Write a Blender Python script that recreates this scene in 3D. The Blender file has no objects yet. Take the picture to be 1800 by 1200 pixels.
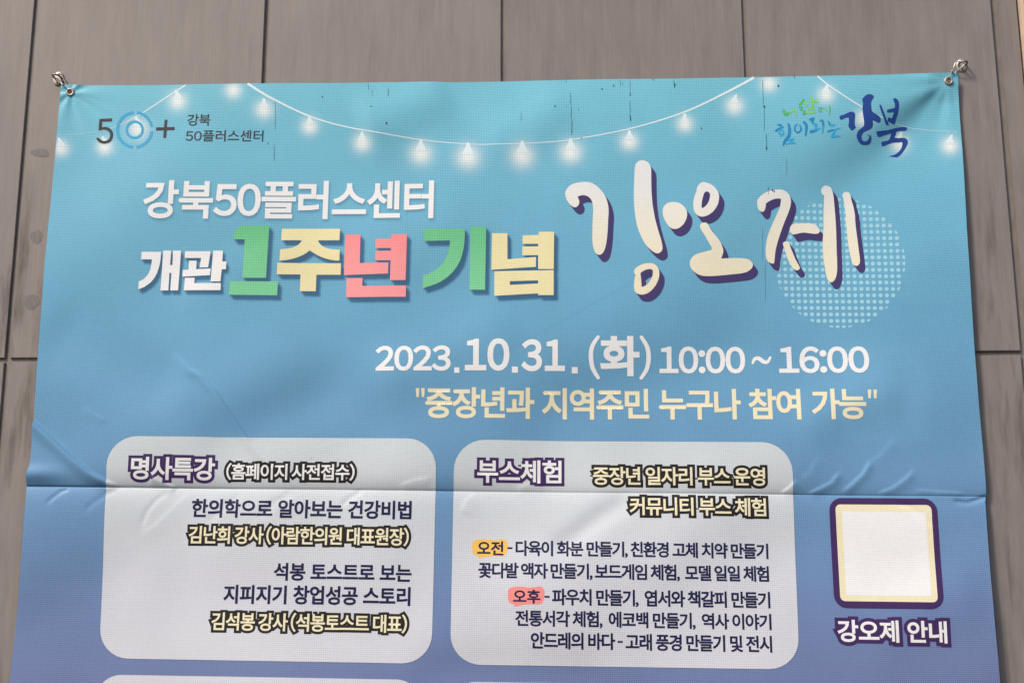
import bpy, bmesh, math, random
import numpy as np
from mathutils import Vector, Matrix
from mathutils.geometry import delaunay_2d_cdt, tessellate_polygon

random.seed(7)
rng = np.random.RandomState(7)
SC = bpy.context.scene
COL = SC.collection

# ------------------------------------------------------------------ camera
# wall plane is y = 0 (x to the right, z up); the camera stands in front of it and looks up
FPX = 2500.0                                   # 50 mm lens on a 36 mm sensor, in 1/1800 of the frame width
_up = Vector((-15.0, 10460.0, -2500.0)).normalized()          # world up seen from the camera
_left = Vector((-102900.0, -745.0, -2500.0))
_left = (_left - _up * _left.dot(_up)).normalized()
_X = -_left
_Y = _up.cross(_X)
ROT = Matrix((_X, _Y, _up))                    # camera axes -> world
FWD = ROT @ Vector((0, 0, -1))
CAM = Vector((0, 0, 2.4)) - FWD * 3.175
cam_d = bpy.data.cameras.new('camera')
cam_d.lens = 50; cam_d.sensor_width = 36; cam_d.clip_start = 0.05; cam_d.clip_end = 200
cam = bpy.data.objects.new('camera', cam_d); COL.objects.link(cam)
cam.matrix_world = Matrix.Translation(CAM) @ ROT.to_4x4()
SC.camera = cam

# ------------------------------------------------------------------ light
SUN_FROM = Vector((-1.0, -0.95, 1.35)).normalized()            # hazy sun, high on the left
w = bpy.data.worlds.new('World'); SC.world = w; w.use_nodes = True
nt = w.node_tree
bg = nt.nodes['Background']; bg.inputs[1].default_value = 0.075
sky = nt.nodes.new('ShaderNodeTexSky'); sky.sky_type = 'NISHITA'; sky.sun_disc = False
sky.sun_elevation = math.asin(SUN_FROM.z)
sky.sun_rotation = math.atan2(SUN_FROM.x, SUN_FROM.y)
sky.air_density = 1.0; sky.dust_density = 3.0; sky.ozone_density = 1.0
nt.links.new(sky.outputs[0], bg.inputs[0])
sd = bpy.data.lights.new('sun', 'SUN'); sd.energy = 1.5; sd.angle = math.radians(11); sd.color = (1.0, 0.93, 0.84)
sun = bpy.data.objects.new('sun', sd); COL.objects.link(sun)
sun.location = (-3, -4, 6); sun.rotation_euler = SUN_FROM.to_track_quat('Z', 'Y').to_euler()
SC.view_settings.view_transform = 'Standard'; SC.view_settings.look = 'None'
SC.view_settings.exposure = 1.30; SC.view_settings.gamma = 1; SC.view_settings.use_curve_mapping = False

# ------------------------------------------------------------------ helpers
_R = np.array(ROT); _C = np.array(CAM)


def plane(px, py, Y=0.0):
    """print / photo units (1800 x 1200) -> x, z on the plane y = Y"""
    px = np.asarray(px, float); py = np.asarray(py, float)
    d = np.stack([px - 900, -(py - 600), np.full_like(px, -FPX)], -1) @ _R.T
    t = (Y - _C[1]) / d[..., 1]
    return _C[0] + t * d[..., 0], _C[2] + t * d[..., 2]


def pt(px, py, Y=0.0):
    x, z = plane(px, py, Y)
    return Vector((float(x), Y, float(z)))


def link(name, me, parent=None, mats=()):
    o = bpy.data.objects.new(name, me); COL.objects.link(o)
    if me is not None:
        for m in mats: me.materials.append(m)
    if parent: o.parent = parent
    return o


def tag(o, label=None, cat=None, group=None, kind=None):
    for k, v in (('label', label), ('category', cat), ('group', group), ('kind', kind)):
        if v: o[k] = v
    return o


def from_bm(name, bm, mat, parent=None, smooth=False, origin=None):
    me = bpy.data.meshes.new(name)
    bm.normal_update()
    if origin is not None: bmesh.ops.translate(bm, vec=-Vector(origin), verts=bm.verts)
    bm.to_mesh(me); bm.free()
    if smooth: me.shade_smooth()
    return link(name, me, parent, [mat] if mat else [])


def tube(bm, path, r, n=10, closed=False):
    path = [Vector(p) for p in path]; N = len(path)
    rs = r if isinstance(r, (list, tuple)) else [r] * N
    rings = []; nrm = None
    for i, p in enumerate(path):
        a = path[(i - 1) % N] if (closed or i) else p
        b = path[(i + 1) % N] if (closed or i < N - 1) else p
        t = (b - a).normalized()
        if nrm is None:
            nrm = t.orthogonal().normalized()
        nrm = (nrm - t * nrm.dot(t)).normalized(); bn = t.cross(nrm)
        rings.append([bm.verts.new(p + rs[i] * (math.cos(k * 2 * math.pi / n) * nrm + math.sin(k * 2 * math.pi / n) * bn)) for k in range(n)])
    for i in range(N if closed else N - 1):
        A, B = rings[i], rings[(i + 1) % N]
        for k in range(n):
            bm.faces.new((A[k], A[(k + 1) % n], B[(k + 1) % n], B[k]))
    if not closed:
        bm.faces.new(rings[0][::-1]); bm.faces.new(rings[-1])


def smooth_path(p, n=8, closed=False):
    """Catmull-Rom through the points"""
    p = [np.array(q, float) for q in p]; N = len(p); out = []
    for i in range(N if closed else N - 1):
        g = (lambda k: p[k % N]) if closed else (lambda k: p[min(max(k, 0), N - 1)])
        a, b, c, d = g(i - 1), g(i), g(i + 1), g(i + 2)
        for k in range(n):
            t = k / n
            out.append(0.5 * (2 * b + (c - a) * t + (2 * a - 5 * b + 4 * c - d) * t * t + (3 * b - a - 3 * c + d) * t ** 3))
    if not closed: out.append(p[-1])
    return out


# ------------------------------------------------------------------ materials
def new_mat(name):
    m = bpy.data.materials.new(name); m.use_nodes = True
    n = m.node_tree
    return m, n, n.nodes['Principled BSDF'], n.links


def math_n(n, op, a, b=None, c=None):
    x = n.nodes.new('ShaderNodeMath'); x.operation = op
    for i, v in enumerate((a, b, c)):
        if v is None: continue
        if isinstance(v, (int, float)): x.inputs[i].default_value = v
        else: n.links.new(v, x.inputs[i])
    return x.outputs[0]


def mix_n(n, f, a, b, mode='MIX'):
    x = n.nodes.new('ShaderNodeMix'); x.data_type = 'RGBA'; x.blend_type = mode
    for s, v in ((x.inputs[0], f), (x.inputs[6], a), (x.inputs[7], b)):
        if isinstance(v, (int, float)): s.default_value = v
        elif isinstance(v, tuple): s.default_value = (*v, 1)
        else: n.links.new(v, s)
    return x.outputs[2]


def noise_n(n, vec, scale, detail=3, rough=0.5, stretch=None):
    if stretch:
        mp = n.nodes.new('ShaderNodeMapping'); mp.inputs['Scale'].default_value = stretch
        n.links.new(vec, mp.inputs[0]); vec = mp.outputs[0]
    x = n.nodes.new('ShaderNodeTexNoise'); x.inputs['Scale'].default_value = scale
    x.inputs['Detail'].default_value = detail; x.inputs['Roughness'].default_value = rough
    n.links.new(vec, x.inputs['Vector'])
    return x.outputs[0]


def ramp_n(n, f, stops, interp='LINEAR'):
    x = n.nodes.new('ShaderNodeValToRGB'); r = x.color_ramp; r.interpolation = interp
    while len(r.elements) < len(stops): r.elements.new(0.5)
    for e, (p, c) in zip(r.elements, stops):
        e.position = p; e.color = (*c, 1) if len(c) == 3 else c
    n.links.new(f, x.inputs[0])
    return x.outputs[0]


def g3(v): return (v, v, v)


def map_n(n, f, a, b, c=0.0, d=1.0):
    x = n.nodes.new('ShaderNodeMapRange'); x.inputs[1].default_value = a; x.inputs[2].default_value = b
    x.inputs[3].default_value = c; x.inputs[4].default_value = d
    n.links.new(f, x.inputs[0])
    return x.outputs[0]


WEAVE = 0.0039


def cloth_mat(name, stops=None, color=None, weave=0.32, attrs=False, rough=0.42):
    """printed mesh-weave vinyl fabric; stops = colour along the height of the banner (0 top, 1 frame bottom)"""
    m, n, b, L = new_mat(name)
    tc = n.nodes.new('ShaderNodeTexCoord'); sp = n.nodes.new('ShaderNodeSeparateXYZ'); L.new(tc.outputs['Object'], sp.inputs[0])
    wob = noise_n(n, tc.outputs['Object'], 2.3, 2)
    xx = math_n(n, 'ADD', sp.outputs[0], math_n(n, 'MULTIPLY', wob, 0.009))
    zz = math_n(n, 'ADD', sp.outputs[2], math_n(n, 'MULTIPLY', wob, 0.012))
    sx = math_n(n, 'MULTIPLY_ADD', math_n(n, 'SINE', math_n(n, 'MULTIPLY', xx, 2 * math.pi / WEAVE)), 0.5, 0.5)
    sz = math_n(n, 'MULTIPLY_ADD', math_n(n, 'SINE', math_n(n, 'MULTIPLY', zz, 2 * math.pi / WEAVE)), 0.5, 0.5)
    line = math_n(n, 'POWER', sz, 1.8); linx = math_n(n, 'POWER', sx, 1.8)
    hole = math_n(n, 'MULTIPLY', line, math_n(n, 'POWER', sx, 1.6))
    thr = noise_n(n, tc.outputs['Object'], 260, 1, 0.5, (0.25, 1, 1.6))
    dark = math_n(n, 'ADD', math_n(n, 'MULTIPLY', hole, weave), math_n(n, 'MULTIPLY', line, weave * 0.42))
    dark = math_n(n, 'ADD', dark, math_n(n, 'MULTIPLY', linx, weave * 0.30))
    dark = math_n(n, 'ADD', dark, map_n(n, thr, 0.3, 0.7, -0.03, 0.03))
    dark = math_n(n, 'MULTIPLY', dark, map_n(n, noise_n(n, tc.outputs['Object'], 3.5, 3), 0.3, 0.7, 0.6, 1.15))
    mul = math_n(n, 'SUBTRACT', 1.0, dark)
    if stops:
        f = map_n(n, sp.outputs[2], 0.0, -1.36)
        base = ramp_n(n, f, stops)
    else:
        rgb = n.nodes.new('ShaderNodeRGB'); rgb.outputs[0].default_value = (*color, 1); base = rgb.outputs[0]
    if attrs:
        for an, colr in (('print_shadow', (0.030, 0.105, 0.205)), ('print_glow', (0.90, 0.88, 0.82)), ('print_patch', (0.21, 0.46, 0.66))):
            at = n.nodes.new('ShaderNodeAttribute'); at.attribute_name = an
            base = mix_n(n, at.outputs['Fac'], base, colr)
    blot = noise_n(n, tc.outputs['Object'], 5, 3)
    base = mix_n(n, 1.0, base, ramp_n(n, blot, [(0.3, g3(0.95)), (0.7, g3(1.0))]), 'MULTIPLY')
    cm = n.nodes.new('ShaderNodeCombineXYZ')
    for i in range(3): L.new(mul, cm.inputs[i])
    base = mix_n(n, 1.0, base, cm.outputs[0], 'MULTIPLY')
    L.new(base, b.inputs['Base Color'])
    b.inputs['Roughness'].default_value = rough
    b.inputs['Specular IOR Level'].default_value = 0.18
    bp = n.nodes.new('ShaderNodeBump'); bp.inputs['Strength'].default_value = 0.18; bp.inputs['Distance'].default_value = 0.0006
    L.new(mul, bp.inputs['Height']); L.new(bp.outputs[0], b.inputs['Normal'])
    return m


def panel_mat(name, base, dirt=(0.085, 0.066, 0.053)):
    m, n, b, L = new_mat(name)
    ge = n.nodes.new('ShaderNodeNewGeometry'); pos = ge.outputs['Position']
    fine = noise_n(n, pos, 210, 4, 0.65, (1, 1, 0.035))
    grain = noise_n(n, pos, 900, 2, 0.7)
    med = noise_n(n, pos, 38, 4, 0.6, (1, 1, 0.16))
    big = noise_n(n, pos, 2.2, 4, 0.55)
    run = noise_n(n, pos, 20, 5, 0.65, (1, 1, 0.13))
    oi = n.nodes.new('ShaderNodeObjectInfo')
    v = math_n(n, 'ADD', map_n(n, fine, 0.25, 0.75, -0.09, 0.09), map_n(n, med, 0.3, 0.7, -0.09, 0.09))
    v = math_n(n, 'ADD', v, map_n(n, grain, 0.25, 0.75, -0.15, 0.15))
    v = math_n(n, 'ADD', v, map_n(n, big, 0.3, 0.7, -0.06, 0.06))
    v = math_n(n, 'ADD', v, map_n(n, oi.outputs['Random'], 0, 1, -0.03, 0.03))
    v = math_n(n, 'ADD', v, 1.0)
    cm = n.nodes.new('ShaderNodeCombineXYZ')
    for i in range(3): L.new(v, cm.inputs[i])
    c = mix_n(n, 1.0, base, cm.outputs[0], 'MULTIPLY')
    # grime: patchy run marks, most of it by the two outer joints
    sp = n.nodes.new('ShaderNodeSeparateXYZ'); L.new(pos, sp.inputs[0])
    side = map_n(n, math_n(n, 'ABSOLUTE', sp.outputs[0]), 0.98, 1.12)
    low = map_n(n, sp.outputs[2], 2.85, 2.55, 0.0, 1.0)
    amt = math_n(n, 'MULTIPLY', side, low)
    amt = math_n(n, 'MULTIPLY_ADD', amt, 0.80, 0.17)
    d = math_n(n, 'MULTIPLY', map_n(n, run, 0.50, 0.66), amt)
    c = mix_n(n, d, c, dirt)
    # pale scratches and mineral runs
    scr = noise_n(n, pos, 75, 2, 0.5, (1, 1, 0.02))
    d2 = math_n(n, 'MULTIPLY', map_n(n, scr, 0.70, 0.76), math_n(n, 'MULTIPLY', low, 0.3))
    c = mix_n(n, d2, c, (0.36, 0.32, 0.28))
    L.new(c, b.inputs['Base Color'])
    b.inputs['Metallic'].default_value = 0.12
    b.inputs['Specular IOR Level'].default_value = 0.3
    L.new(map_n(n, med, 0.3, 0.7, 0.52, 0.66), b.inputs['Roughness'])
    bp = n.nodes.new('ShaderNodeBump'); bp.inputs['Strength'].default_value = 0.10; bp.inputs['Distance'].default_value = 0.0008
    L.new(fine, bp.inputs['Height']); L.new(bp.outputs[0], b.inputs['Normal'])
    return m


def plain_mat(name, color, rough=0.5, metal=0.0, var=0.15, scale=60):
    m, n, b, L = new_mat(name)
    ge = n.nodes.new('ShaderNodeNewGeometry')
    f = noise_n(n, ge.outputs['Position'], scale, 4, 0.6)
    c = mix_n(n, 1.0, color, ramp_n(n, f, [(0.3, g3(1 - var)), (0.7, g3(1 + 0.0))]), 'MULTIPLY')
    L.new(c, b.inputs['Base Color']); b.inputs['Roughness'].default_value = rough; b.inputs['Metallic'].default_value = metal
    return m


M_PANEL = panel_mat('brushed_panel', (0.203, 0.175, 0.161))
M_BACK = plain_mat('joint_backing', (0.19, 0.16, 0.135), 0.6, 0.0, 0.25, 25)
m_, n_m, b_m, L_m = new_mat('glue_residue'); M_MARK = m_
g_m = n_m.nodes.new('ShaderNodeNewGeometry')
L_m.new(ramp_n(n_m, noise_n(n_m, g_m.outputs['Position'], 130, 4, 0.65, (1, 1, 0.5)), [(0.36, (0.100, 0.088, 0.082)), (0.68, (0.160, 0.139, 0.128))]), b_m.inputs['Base Color'])
b_m.inputs['Roughness'].default_value = 0.6
M_STONE = plain_mat('beige_stone', (0.55, 0.41, 0.29), 0.7, 0.0, 0.2, 30)
M_STEEL = plain_mat('cast_steel', (0.40, 0.355, 0.30), 0.45, 0.6, 0.3, 300)
M_STEEL2 = plain_mat('dull_steel', (0.28, 0.24, 0.20), 0.4, 0.7, 0.4, 300)
M_SLOT = plain_mat('screw_slot', (0.03, 0.028, 0.026), 0.6)
M_WIRE = plain_mat('hook_wire', (0.56, 0.51, 0.45), 0.35, 0.7, 0.3, 400)
M_RUST = plain_mat('rusty_rim', (0.30, 0.13, 0.06), 0.6, 0.4, 0.5, 300)

# ------------------------------------------------------------------ the wall
JOINTS = [(61, 69), (466.5, 474.5), (881, 889.5), (1303.5, 1311.5), (1741, 1753)]
jx = [(float(plane(a, 0)[0]), float(plane(b, 0)[0])) for a, b in JOINTS]
trim_x = float(plane(1789.5, 0)[0])
zj = float(plane(880, 623.0)[1]); ZG = 0.0088
cols = [(jx[0][0] - 0.545, jx[0][0])] + [(jx[i][1], jx[i + 1][0]) for i in range(4)] + [(jx[4][1], trim_x - 0.004)]
rows = [(zj - ZG - 1.19, zj - ZG), (zj, zj + 1.19)]
wall = link('cladding_wall', None)
wall.location = (0, 0, rows[0][0])
tag(wall, 'weathered grey-brown brushed metal panel wall with dark recessed joints behind the banner', 'wall')
panels = {}
for ci, (xa, xb) in enumerate(cols):
    for ri, (za, zb) in enumerate(rows):
        bm = bmesh.new()
        bmesh.ops.create_cube(bm, size=1)
        for v in bm.verts:
            v.co = Vector((xa if v.co.x < 0 else xb, 0.0 if v.co.y < 0 else 0.0062, za if v.co.z < 0 else zb))
        fe = [e for e in bm.edges if all(abs(v.co.y) < 1e-6 for v in e.verts)]
        bmesh.ops.bevel(bm, geom=fe, offset=0.0016, segments=2, affect='EDGES')
        c = Vector(((xa + xb) / 2, 0, (za + zb) / 2))
        o = from_bm('cladding_panel', bm, M_PANEL, wall, origin=c)
        o.location = c - wall.location
        o.rotation_euler = (rng.uniform(-.0010, .0010), 0, rng.uniform(-.0035, .0035))
        panels[ci, ri] = o
bm = bmesh.new(); bmesh.ops.create_cube(bm, size=1)
for v in bm.verts:
    v.co = Vector((cols[0][0] if v.co.x < 0 else cols[-1][1], 0.0066 if v.co.y < 0 else 0.05, rows[0][0] if v.co.z < 0 else rows[1][1]))
o = from_bm('joint_backing', bm, M_BACK, wall, origin=wall.location)


def blob(px, py, rx, ry, ang, seed, Y, n=64, wob=0.10):
    r = random.Random(seed); ph = [r.uniform(0, 6.28) for _ in range(4)]
    out = []
    for k in range(n):
        a = k * 2 * math.pi / n
        f = 1 + wob * (math.sin(2 * a + ph[0]) * .5 + math.sin(3 * a + ph[1]) * .5 + .12 * math.sin(7 * a + ph[2]) + .08 * math.sin(11 * a + ph[3]))
        u, v = rx * f * math.cos(a), ry * f * math.sin(a)
        out.append(pt(px + u * math.cos(ang) - v * math.sin(ang), py + u * math.sin(ang) + v * math.cos(ang), Y))
    return out


for px, py, rx, ry, ang, sd_ in ((70.5, 268.5, 16, 7.5, 0.05, 1), (64, 416, 10.5, 11.5, 0.2, 5), (55, 530, 14, 13.5, 0, 9)):
    bm = bmesh.new()
    f = bm.faces.new([bm.verts.new(p) for p in blob(px, py, rx, ry, ang, sd_, -0.0004)])
    ex = bmesh.ops.extrude_face_region(bm, geom=[f])
    bmesh.ops.translate(bm, vec=(0, 0.0012, 0), verts=[v for v in ex['geom'] if isinstance(v, bmesh.types.BMVert)])
    bmesh.ops.recalc_face_normals(bm, faces=bm.faces)
    p = panels[1, 1]
    org = wall.location + p.location
    o = from_bm('glue_mark', bm, M_MARK, p, origin=org)

# beige pilaster that closes the wall on the right
pil = link('stone_pilaster', None); pil.location = (trim_x + 0.16, 0, rows[0][0])
tag(pil, 'pale beige stone pilaster edge in the sun at the far right of the metal wall', 'pilaster')
for k, (a, b_, y) in enumerate(((0.0, 0.0085, -0.018), (0.0105, 0.32, -0.026))):
    bm = bmesh.new(); bmesh.ops.create_cube(bm, size=1)
    for v in bm.verts:
        v.co = Vector((trim_x + (a if v.co.x < 0 else b_), y if v.co.y < 0 else 0.06, rows[0][0] if v.co.z < 0 else rows[1][1]))
    bmesh.ops.bevel(bm, geom=[e for e in bm.edges if all(v.co.y < 0 for v in e.verts)], offset=0.002, segments=2, affect='EDGES')
    from_bm('edge_strip' if k == 0 else 'shaft', bm, M_STONE, pil, origin=pil.location)
bm = bmesh.new(); bmesh.ops.create_cube(bm, size=1)
for v in bm.verts:
    v.co = Vector((trim_x + (0.0085 if v.co.x < 0 else 0.0105), 0.002 if v.co.y < 0 else 0.05, rows[0][0] if v.co.z < 0 else rows[1][1]))
from_bm('joint_filler', bm, M_BACK, pil, origin=pil.location)

# ------------------------------------------------------------------ the banner: shape of the cloth
Y0 = -0.012                                     # the cloth hangs 12 mm off the wall
ROOT = pt(895, 143, Y0)
banner = link('banner', None); banner.location = ROOT
tag(banner, 'large sky-blue event banner with white Korean lettering hung from two corner hooks', 'banner')
EYE = [(123.8, 162.7), (1666.3, 144.3)]
LE = np.array([(149, 108), (200, 103), (270, 97.5), (330, 92), (400, 86), (470, 80), (560, 73), (640, 67), (700, 64), (746, 61.5), (765, 59), (800, 56), (820, 54), (831, 50), (838, 48), (857, 47.5), (880, 46.5), (920, 43.5), (985, 38), (1080, 30), (1195, 17), (1500, -16)])
RE = np.array([(129, 1683), (165, 1684.5), (270, 1692), (400, 1698.5), (613, 1712), (700, 1719), (790, 1727), (850, 1731.5), (872, 1733), (880, 1731), (920, 1733), (1000, 1738), (1110, 1747), (1195, 1755), (1500, 1781)])
TE = np.array([(90, 149), (108, 149.3), (180, 150.3), (300, 150.2), (600, 147.8), (860, 143.6), (1000, 142), (1200, 140.6), (1330, 138.6), (1480, 136.8), (1560, 135.2), (1620, 132.3), (1660, 130), (1683, 129), (1700, 128.6)])
BOT = 1480.0


def crease(x): return 855.0 + (np.asarray(x, float) - 47) * 0.01066


def seg_dist(px, py, poly):
    """distance to a polyline and position along it (0..1)"""
    poly = np.array(poly, float); best = np.full(px.shape, 1e9); al = np.zeros(px.shape); sg = np.zeros(px.shape)
    Ls = np.hypot(*np.diff(poly, axis=0).T); tot = Ls.sum(); acc = 0
    for i in range(len(poly) - 1):
        a, b = poly[i], poly[i + 1]; d = b - a; l2 = (d ** 2).sum()
        t = np.clip(((px - a[0]) * d[0] + (py - a[1]) * d[1]) / l2, 0, 1)
        ex, ey = px - a[0] - t * d[0], py - a[1] - t * d[1]
        dist = np.hypot(ex, ey); mk = dist < best
        best = np.where(mk, dist, best); al = np.where(mk, (acc + t * Ls[i]) / tot, al)
        sg = np.where(mk, np.sign(d[0] * ey - d[1] * ex), sg)
        acc += Ls[i]
    return best, al, sg


RIDGES = [  # polyline, height mm, half width px
    ([(52, 738), (95, 776), (130, 808), (160, 833), (188, 849), (215, 857)], 6.2, 4.6),
    ([(300, 612), (335, 650), (352, 660), (378, 688), (412, 738), (440, 780), (472, 816), (505, 842)], 2.8, 3.4),
    ([(150, 715), (168, 730), (190, 742)], 0.7, 3.5),
    ([(262, 836), (285, 847), (312, 860)], 2.2, 3.5),
    ([(125, 858), (108, 864), (94, 875), (80, 888)], -1.3, 3.4),
    ([(215, 858), (188, 868), (165, 884), (146, 902)], -0.9, 5),
    ([(300, 862), (275, 878), (258, 900), (246, 930)], -0.7, 5),
    ([(345, 862), (318, 882), (296, 905), (268, 930), (240, 946)], 0.55, 7),
    ([(430, 864), (392, 890), (360, 925)], -0.6, 8),
    ([(520, 862), (480, 884), (450, 915)], -0.8, 7),
    ([(640, 862), (615, 875), (598, 892)], -0.9, 5),
    ([(840, 866), (822, 880), (812, 905)], 0.8, 7),
    ([(1120, 868), (1060, 905), (1000, 950), (960, 975)], -2.2, 20),
    ([(1402, 842), (1388, 858), (1372, 869)], 1.4, 4),
    ([(1478, 826), (1462, 848), (1440, 860), (1418, 869)], 1.7, 3.2),
    ([(1440, 800), (1425, 830), (1405, 850)], 0.6, 5),
    ([(1575, 770), (1550, 800), (1530, 815)], 0.7, 6),
    ([(1533, 805), (1518, 832), (1500, 850), (1478, 868)], 1.9, 3.4),
    ([(1610, 822), (1592, 842), (1570, 858), (1540, 869)], 1.5, 3.4),
    ([(1700, 868), (1650, 866), (1600, 862)], 1.2, 4),
    ([(1731, 874), (1700, 884), (1670, 880)], -2.0, 4),
    ([(1560, 876), (1600, 890), (1650, 930)], -1.0, 6),
    ([(700, 856), (730, 846), (760, 842)], 0.8, 5),
    ([(905, 860), (930, 852), (960, 850)], 0.9, 5),
    ([(1130, 862), (1150, 850), (1180, 846)], 0.9, 5),
    ([(300, 560), (420, 470), (560, 425)], 1.0, 34),
    ([(640, 690), (780, 620), (930, 575)], 3.0, 55),
    ([(330, 800), (500, 720), (640, 665)], -3.0, 50),
    ([(880, 770), (1060, 700), (1240, 640), (1380, 545)], -3.5, 60),
    ([(1390, 760), (1520, 700), (1600, 690)], 2.4, 45),
    ([(620, 230), (720, 195), (800, 150)], 4.0, 48),
    ([(1000, 160), (930, 230), (840, 260)], 2.2, 40),
    ([(70, 560), (200, 640), (330, 700)], -2.5, 60),
    ([(250, 1000), (420, 1060), (650, 1080)], -1.5, 70),
    ([(850, 1040), (1050, 990), (1250, 980)], 2.0, 60),
    ([(1500, 1130), (1640, 1060), (1740, 1040)], 2.0, 55),
    ([(700, 1190), (900, 1170), (1100, 1185)], -2.0, 40),
]
_gn = rng.uniform(0, 6.28, (14, 2))


def H(px, py):
    """height of the cloth towards the viewer (metres) above its hanging plane"""
    px = np.asarray(px, float); py = np.asarray(py, float); h = np.zeros(px.shape)
    for poly, A, wd in RIDGES:
        p = np.array(poly); mn, mx = p.min(0) - 4 * wd, p.max(0) + 4 * wd
        mk = (px > mn[0]) & (px < mx[0]) & (py > mn[1]) & (py < mx[1])
        if not mk.any(): continue
        d, al, sd = seg_dist(px[mk], py[mk], poly)
        # small folds drop sharply on their upper side and run out slowly below
        wq = np.where(sd * (poly[-1][0] - poly[0][0]) > 0, wd * 3.0, wd * 0.8) if (wd < 10 and A > 0) else wd
        fade = np.clip(np.minimum(al, 1 - al) / 0.22, 0, 1); fade = fade * fade * (3 - 2 * fade)
        edge = (poly[0][0] < 60) or (poly[0][0] > 1725)
        if edge: fade = np.where(al < 0.5, 1, fade)
        h[mk] += (1.25 if wd < 10 else 1.7) * A * 1e-3 * fade * np.exp(-(d / wq) ** 2)
    # the folded crease that runs right across
    wv = py - crease(px)
    amp = 0.0086 - 0.0036 * np.clip((px - 300) / 900, 0, 1) + 0.0012 * np.sin(px / 95.0) * np.clip((px - 200) / 300, 0, 1)
    h -= np.where(wv < 0, amp * np.exp(-np.abs(wv) / 15.0), amp * (0.75 * np.exp(-np.abs(wv) / 16.0) + 0.25 * np.exp(-np.abs(wv) / 60.0)))
    h -= (0.0005 + 0.0009 * np.clip((700 - px) / 700, 0, 1)) * np.exp(-((wv + 0.6) / 1.7) ** 2)
    # bulge by the left edge above the crease
    h += 0.006 * np.exp(-((px - 60) / 45.0) ** 2 - ((wv + 22) / 14.0) ** 2)
    # corner pulls
    ex, ey = EYE[1]; dx, dy = ex - px, py - ey
    r = np.hypot(dx, dy) + 1e-6
    line_d, al, sg = seg_dist(px, py, [(ex, ey), (1600, 198), (1500, 275), (1380, 352), (1200, 450)])
    s = line_d * sg
    wd = 8 + 0.13 * r
    st = 0.5 * (1 + np.tanh(s / wd))
    env = np.exp(-((al - 0.28) / 0.36) ** 2) * np.exp(-(np.maximum(np.abs(s) - wd, 0) / (wd * 2.6)) ** 2)
    h += 0.0165 * env * (st - 0.5) * np.clip((r - 10) / 28, 0, 1)
    an = np.arctan2(dy, dx)
    h += 0.0013 * np.cos(an * 11 + 0.8) * np.clip((r - 12) / 40, 0, 1) * np.exp(-r / 85) * (r < 600)
    ex, ey = EYE[0]; dx, dy = px - ex, py - ey; r = np.hypot(dx, dy) + 1e-6; an = np.arctan2(dy, dx)
    h += 0.0017 * np.cos(an * 7 - 0.6) * np.clip(r / 18, 0, 1) * np.exp(-r / 60) * (r < 500)
    for (ux, uy, ln, aa) in ((-0.96, 0.1, 22, 1.6), (-0.85, 0.55, 26, 1.8), (0.72, -0.68, 24, 1.6), (0.9, 0.42, 70, 1.5)):
        t = dx * ux + dy * uy; q = np.abs(-dx * uy + dy * ux)
        h += aa * 1e-3 * np.exp(-(q / (2.2 + 0.06 * np.abs(t))) ** 2) * np.clip(t / 8, 0, 1) * np.exp(-np.clip(t, 0, 1e4) / ln)
    # slow billows, stretched along the "/" diagonal
    u = (px * 0.86 - py * 0.5); v = (px * 0.5 + py * 0.86)
    for i, (ku, kv, A) in enumerate(((0.0030, 0.0075, 3.2), (0.0045, 0.0120, 2.2), (0.0021, 0.0190, 1.3), (0.0082, 0.0045, 1.4), (0.0120, 0.0240, 0.55), (0.007, 0.034, 0.40))):
        h += 1.5 * A * 1e-3 * np.sin(u * ku + _gn[i, 0] + 0.7 * np.sin(v * kv * 0.4)) * np.sin(v * kv + _gn[i, 1] + 0.8 * np.sin(u * ku))
    return h + 0.006


def shape(px, py, lift=0.0):
    """print units -> banner-local xyz on the cloth"""
    x, z = plane(px, py, Y0)
    y = -(H(px, py) + lift)
    return np.stack([x - ROOT.x, y, z - ROOT.z], -1)


def mesh_np(name, co, faces, mats=(), mi=None, smooth=True):
    me = bpy.data.meshes.new(name)
    me.from_pydata([tuple(c) for c in co], [], faces)
    for m in mats: me.materials.append(m)
    if mi is not None: me.polygons.foreach_set('material_index', mi)
    if smooth: me.shade_smooth()
    me.update()
    return me


# ------------------------------------------------------------------ glyphs (built-in font of the program)
_fc = bpy.data.curves.new('glyph_source', 'FONT'); _fo = bpy.data.objects.new('glyph_source', _fc); COL.objects.link(_fo)
_fc.resolution_u = 4
_cache = {}


def glyph(ch, bold):
    k = ch
    if k not in _cache:
        _fc.body = ch
        dg = bpy.context.evaluated_depsgraph_get(); dg.update()
        ev = _fo.evaluated_get(dg); me = ev.to_mesh()
        v = np.array([(a.co.x, a.co.y) for a in me.vertices]); f = [list(p.vertices) for p in me.polygons]
        ev.to_mesh_clear()
        _cache[k] = (v, f)
    return _cache[k]


FULL = {c: chr(ord(c) + 0xFEE0) for c in '0123456789():.~'}


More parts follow.
